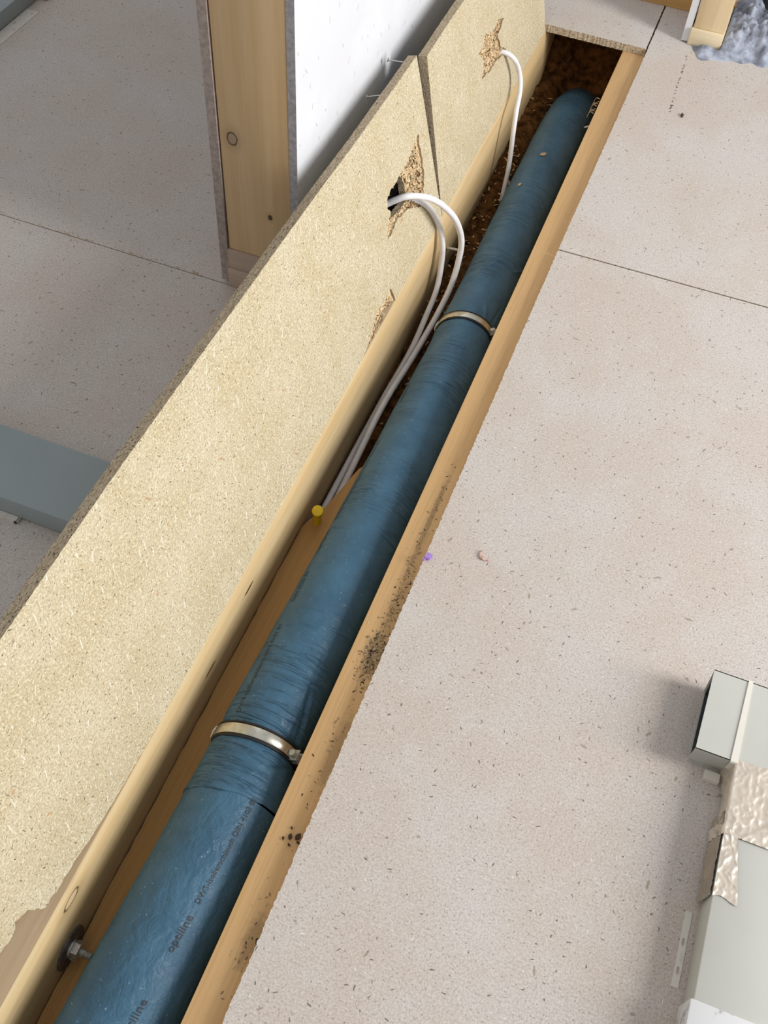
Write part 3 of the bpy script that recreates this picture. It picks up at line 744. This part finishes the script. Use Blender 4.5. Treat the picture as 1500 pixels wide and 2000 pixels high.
nail((-.499, 2.00, -.170), (1, .03, .05), .034, .0042, 'grey steel peg sticking out of the joist behind the looping cables', .0042)
e = empty('capped_rod', (-.474, 1.112, -.196)); tag(e, 'short upright rod with round yellow plastic cap beside the pipe', 'cap')
mb = MB(); mb.tube([(-.474, 1.112, -.196), (-.4725, 1.112, -.155)], .0085, 18); o = mb.build('rod', M['yellow'], parent=e); smooth_angle(o)
ax = (Vector((0, 0, 1.5)) - Vector((-.47, 1.118, -.139))).normalized() * .75 + Vector((0, 0, .35)); ax.normalize()
c0 = Vector((-.4725, 1.112, -.162))
mb = MB(); mb.tube([c0, c0 + ax * .019, c0 + ax * .0205, c0 + ax * .021], [.0108, .0116, .0110, .0095], 28); o = mb.build('yellow_cap', M['yellow'], parent=e); smooth_angle(o, 50)

# shavings below the cables and by the far joist
mb = MB(); rnd = random.Random(17)
for k in range(420):
    y = rnd.choice((rnd.uniform(1.45, 2.8), rnd.uniform(1.8, 2.5))); x = rnd.uniform(-.495, -.405)
    z = -.25 + .055 * max(0, min(1, (y - 1.85) / .9)) + rnd.uniform(0, .012)
    a = rnd.uniform(0, 2 * PI); l = rnd.uniform(.004, .016); wd = rnd.uniform(.001, .005)
    d = Vector((math.cos(a), math.sin(a), rnd.uniform(-.3, .3))).normalized(); q = d.cross(Vector((rnd.uniform(-.6, .6), rnd.uniform(-.6, .6), 1))).normalized(); nn = d.cross(q)
    c = Vector((x, y, z)); V = []
    for t in (-.5, 0, .5):
        cc = c + d * l * t + nn * (l * .5 * t * t); V += [cc - q * wd / 2, cc + q * wd / 2, cc + q * wd / 2 + nn * .0006, cc - q * wd / 2 + nn * .0006]
    F = [(i * 4 + j, i * 4 + (j + 1) % 4, i * 4 + 4 + (j + 1) % 4, i * 4 + 4 + j) for i in range(2) for j in range(4)] + [(3, 2, 1, 0), (8, 9, 10, 11)]
    mb.add(V, F, rnd.choice((0, 1, 1)))
o = mb.build('wood_shavings', [M['shaving'], M['wool']]); tag(o, 'orange brown wood shavings between joist and pipe at the far half', 'shavings', kind='stuff')

# ------------------------------------------------------------------ cables
def cable(P, r, label):
    mb = MB(); mb.tube(spline(P, 10), r, 16); o = mb.build('cable', M['cable']); smooth_angle(o, 80)
    tag(o, label, 'cable', 'white cables dropping into the channel'); return o
cable([(-.586, 1.735, .108), (-.575, 1.742, .118), (-.54, 1.757, .136), (-.505, 1.795, .118), (-.475, 1.819, .090), (-.450, 1.852, .036), (-.438, 1.885, -.040), (-.437, 1.880, -.100), (-.440, 1.848, -.155), (-.448, 1.787, -.192), (-.456, 1.723, -.213), (-.461, 1.63, -.215), (-.465, 1.521, -.204), (-.466, 1.431, -.200), (-.468, 1.34, -.216), (-.470, 1.24, -.232), (-.470, 1.10, -.240), (-.470, 1.0, -.241)], .0072,
      'thicker white cable making the wide outer loop from the ragged hole')
cable([(-.588, 1.760, .095), (-.582, 1.765, .100), (-.552, 1.785, .110), (-.518, 1.832, .070), (-.497, 1.868, .008), (-.482, 1.880, -.055), (-.476, 1.874, -.115), (-.472, 1.840, -.170), (-.473, 1.772, -.200), (-.474, 1.702, -.222), (-.478, 1.640, -.236), (-.482, 1.533, -.236), (-.484, 1.437, -.238), (-.486, 1.35, -.240), (-.487, 1.24, -.241), (-.488, 1.10, -.242), (-.488, 1.0, -.243)], .0068,
      'white cable making the tighter inner loop from the ragged hole')
cable([(-.60, 2.455, .075), (-.56, 2.455, .094), (-.530, 2.462, .100), (-.502, 2.474, .080), (-.486, 2.490, .036), (-.475, 2.474, .002), (-.466, 2.425, -.026), (-.460, 2.402, -.072), (-.455, 2.390, -.122), (-.450, 2.371, -.172), (-.446, 2.33, -.235)], .0064,
      'single white cable hanging from the small hole in the far strip')

# ------------------------------------------------------------------ flat ducts on the right floor
e = empty('flat_duct', (.36, .78, 0)); tag(e, 'grey flat duct with open end and foil taped corner, lying on the floor at right', 'duct')
t = .0016; mb = MB()
x0 = .294; x1 = 1.25; ya, yb = .784, .930; zt = .055
def slab8(mb, a, b, c, d, off, i=0):       # quad a,b,c,d extruded by off
    off = Vector(off); Q = [Vector(v) for v in (a, b, c, d)]; V = Q + [v + off for v in Q]
    mb.add(V, [(0, 1, 2, 3), (7, 6, 5, 4), (0, 4, 5, 1), (1, 5, 6, 2), (2, 6, 7, 3), (3, 7, 4, 0)], i)
slab8(mb, (.2925, ya, zt), (x1, ya, zt), (x1, yb, zt), (.2965, yb, zt), (0, 0, -t))
slab8(mb, (.2945, ya + .004, .0005), (x1, ya + .004, .0005), (x1, yb, .0005), (.2975, yb - .014, .0005), (0, 0, t))
slab8(mb, (.2925, ya, zt), (.2945, ya + .006, .004), (x1, ya + .006, .004), (x1, ya, zt), (0, t, 0))
slab8(mb, (.2965, yb, zt), (.2975, yb - .012, .002), (x1, yb, .002), (x1, yb, zt), (0, -t, 0))
o = mb.build('duct_body', M['duct'], parent=e)
mb = MB(); mb.box(.33, .335, ya + .008, yb - .006, .003, zt - .002); mb.build('shade_panel', M['dark_in'], parent=e)  # added dark panel closes the opening in place of deep shade
# added dark liner paints the shade inside the open duct end
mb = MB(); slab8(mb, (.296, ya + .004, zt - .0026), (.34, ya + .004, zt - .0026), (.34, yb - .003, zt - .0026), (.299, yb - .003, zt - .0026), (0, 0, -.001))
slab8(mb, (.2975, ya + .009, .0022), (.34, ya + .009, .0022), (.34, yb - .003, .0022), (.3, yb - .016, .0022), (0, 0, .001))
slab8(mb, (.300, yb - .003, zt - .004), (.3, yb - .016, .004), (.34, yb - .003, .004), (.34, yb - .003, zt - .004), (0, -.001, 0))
mb.build('shade_liner', M['dark_in'], parent=e)
mb = MB(); slab8(mb, (.346, ya - .0012, zt + .0001), (.357, ya - .0012, zt + .0001), (.3585, yb + .0012, zt + .0001), (.3515, yb + .0012, zt + .0001), (0, 0, .0016))
slab8(mb, (.346, ya - .0012, zt), (.357, ya - .0012, zt), (.357, ya - .0002, .03), (.346, ya - .0002, .03), (0, -.0012, 0))
o = mb.build('joint_band', M['band'], parent=e)
# branch going towards the viewer
mb = MB(); yB0, yB1 = .43, .775
mb.bbox(.3555, .515, yB0 - .02, yB1, .001, .0545, .0022)
o = mb.build('branch_duct', M['duct'], parent=e); smooth_angle(o, 30)
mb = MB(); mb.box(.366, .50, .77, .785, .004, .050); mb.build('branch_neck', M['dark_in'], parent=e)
mb = MB(); mb.bbox(.3505, .52, -.3, .4305, .0005, .0590, .0025)
o = mb.build('coupling_sleeve', M['sleeve'], parent=e); smooth_angle(o, 30); o['label'] = 'white grimy coupling sleeve'
def crumple(x, y, s=1.0):
    v = Vector((x, y, 0)); rd = lambda q: (1 - abs(noise.noise(q)) * 2.2) ** 5 if abs(noise.noise(q)) < .45 else 0
    return s * (.0022 * rd(v * 24) * (noise.noise(v * 9 + Vector((7, 1, 0))) + .5) + .0016 * rd(v * 43 + Vector((4, 2, 1))) * (.5 + noise.noise(v * 14)) + .0008 * noise.noise(v * 30) + .0012 * rd(v * 90) + .0004 * noise.noise(v * 120))
def foil_sheet(pts_fun, nu, nv, nrm_fun, seed):
    V = []; F = []
    for j in range(nv + 1):
        for i in range(nu + 1):
            u, v = i / nu, j / nv; p = Vector(pts_fun(u, v)); V.append(p + Vector(nrm_fun(u, v)) * (.0006 + crumple(p.x + p.z + seed, p.y + seed)))
    for j in range(nv):
        for i in range(nu):
            a = j * (nu + 1) + i; F.append((a, a + 1, a + nu + 2, a + nu + 1))
    k = len(V)
    V += [v - Vector(nrm_fun(0.5, .5)) * .0002 for v in V[:k]]
    F += [tuple(x + k for x in reversed(f)) for f in F]
    return V, F
# tape across the top and down the side
def wrap(u, v):      # u: from side bottom, over the edge, to the right; v along y
    y = .668 + .122 * v + .006 * math.sin(v * 9 + u * 4) * (1 - abs(2 * v - 1))
    s_ = u * .235
    if s_ < .050: return (.3538 - .006 * math.sin(v * 7 + 1) * max(0, 1 - s_ / .03) * .8, .668 + (.122 * v) * (1 - .0) + .002 * math.sin(s_ * 90), .004 + s_)
    return (.3538 + (s_ - .050), y, .0552)
def wn(u, v): return (-1, 0, .1) if u * .235 < .050 else (0, 0, 1)
V, F = foil_sheet(wrap, 110, 60, wn, 0)
o = mk('foil_tape', V, F, M['foil'], parent=e, smooth=True); o['label'] = 'crumpled foil tape round the corner'
def tail(u, v):
    w_ = .020 + .016 * (1 - v); return (.3550 + u * w_ * 1.0, .574 + .10 * v + .003 * math.sin(u * 5), .0550 + .0006)
V, F = foil_sheet(tail, 20, 50, lambda u, v: (0, 0, 1), 3)
o = mk('foil_tape', V, F, M['foil'], parent=e, smooth=True); o['label'] = 'long tail of foil tape along the duct edge'
def sidef(u, v):
    return (.3545 - .001 - .004 * (1 - v) ** 2, .575 + .13 * u, .006 + .046 * v)
V, F = foil_sheet(sidef, 50, 20, lambda u, v: (-1, 0, 0), 6)
o = mk('foil_tape', V, F, M['brown_block'], parent=e); o['label'] = 'dull brown tape on the side'
mb = MB(); mb.bbox(.322, .346, .764, .779, .0, .012, .001); mb.build('cardboard_tab', M['strip'], parent=e)

def perforated(name, x0, x1, y0, y1, z, holes, label, mat='strip'):
    mb = MB(); hl = []
    for (hx, hy, r, ry) in holes: hl.append([(hx + r * math.cos(2 * PI * k / 12), hy + ry * math.sin(2 * PI * k / 12)) for k in range(12)])
    plate(mb, rough([(x0, y0), (x1, y0), (x1, y1), (x0, y1)], .01, .0004, seed=3), hl, z, z + .0015, 0, 0, 0)
    cs = MB()
    o = mk(name, mb.V, mb.F, M[mat], base=((x0 + x1) / 2, (y0 + y1) / 2, z)); tag(o, label, 'strip'); return o
o = perforated('fixing_strip', .336, .346, .452, .560, .0, [(.341, .475, .0022, .006), (.341, .515, .0022, .006)], 'narrow perforated pale strip on the floor beside the right duct')

# ducts on the shaded left floor
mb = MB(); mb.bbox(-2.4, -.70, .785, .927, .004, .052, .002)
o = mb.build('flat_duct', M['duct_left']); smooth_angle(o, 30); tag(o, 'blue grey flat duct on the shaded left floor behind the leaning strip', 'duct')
mb = MB(); mb.box(-1.9, -.905, .775, .7845, 0, .007); mb.tube([(-.906, .7745, .0035), (-.906, .7725, .0035)], .003, 12, 1); mb.box(-.9035, -.901, .774, .786, 0, .0065, 2)
o = mb.build('fixing_strip', [M['strip'], M['crumb'], M['zinc']]); tag(o, 'pale strip with dark end hole at the foot of the left duct', 'strip')
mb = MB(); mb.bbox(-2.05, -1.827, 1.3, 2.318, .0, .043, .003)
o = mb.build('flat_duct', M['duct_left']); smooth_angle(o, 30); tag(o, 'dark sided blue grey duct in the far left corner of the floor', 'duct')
perforated('fixing_strip', -1.8255, -1.789, 1.7, 2.262, .0, [(-1.812, 2.105, .0036, .006), (-1.797, 2.075, .0036, .006), (-1.815, 2.185, .0036, .006), (-1.797, 2.155, .003, .004), (-1.80, 2.245, .003, .005)], 'white perforated strip along the duct in the far left corner')
mb = MB(); mb.bbox(-2.05, -1.80, 2.322, 2.9, .0, .014, .002)
o = mb.build('cover_board', M['brown_block']); tag(o, 'brown board edge beyond the corner duct at far left', 'board')

# ------------------------------------------------------------------ mortar and grey pipe at the far right
gc = Vector((.118, 3.185)); 
NX, NY = 190, 190; V = []; F = []
for j in range(NY + 1):
    for i in range(NX + 1):
        x = -.12 + .72 * i / NX; y = 2.82 + .78 * j / NY
        b = 2.862 + .012 * math.sin(x * 31) + .020 * noise.noise(Vector((x * 24, 0, 5))) + max(0, (x - .05)) * .5 + (.06 if x < -.07 else 0) * ((-.07 - x) / .05 if x < -.07 else 0) * 1.0
        d = y - b
        z = min(.004, d * .25) if d < .02 else .004 + min(.03, (d - .02) * .35)
        n1 = noise.noise(Vector((x * 16, y * 16, 1))); n2 = noise.noise(Vector((x * 45, y * 45, 2))); n3 = noise.noise(Vector((x * 120, y * 120, 2)))
        k = max(0, min(1, (d - .03) / .05)) * max(0, min(1, (x + .03) / .05))
        if d > 0: n4 = noise.noise(Vector((x * 260, y * 260, 7))); z += k * (.020 + .050 * abs(n1) + .030 * abs(n2) + .006 * n3) + (.002 * n3 + .0012 * n4) * min(1, d / .02) + .0025 * n2
        r = math.hypot(x - gc.x, y - gc.y)
        if r < .115: z = z * max(0, (r - .085) / .03) - .02 * max(0, (.1 - r) / .03)
        if x < -.018 and y > 2.9: z = min(z, .003)
        if d < 0: z = -.004
        V.append((x, y, z))
for j in range(NY):
    for i in range(NX):
        a = j * (NX + 1) + i; F.append((a, a + 1, a + NX + 2, a + NX + 1))
o = mk('mortar_heap', V, F, M['mortar'], base=(.15, 3.1, 0)); tag(o, 'rough blue grey mortar spread beside the right stud', 'mortar')
for p_ in o.data.polygons: p_.use_smooth = True
mb = MB(); mb.tube([(gc.x, gc.y, -.02), (gc.x, gc.y, .055), (gc.x, gc.y, .060), (gc.x, gc.y, .9)], [.070, .070, .074, .074], 48)
o = mb.build('drain_pipe', M['grey_pipe']); smooth_angle(o, 50); tag(o, 'dark grey upright drain pipe in the mortar at the top right', 'pipe')

for o in bpy.data.objects:
    if '_mat' in o.keys(): del o['_mat']
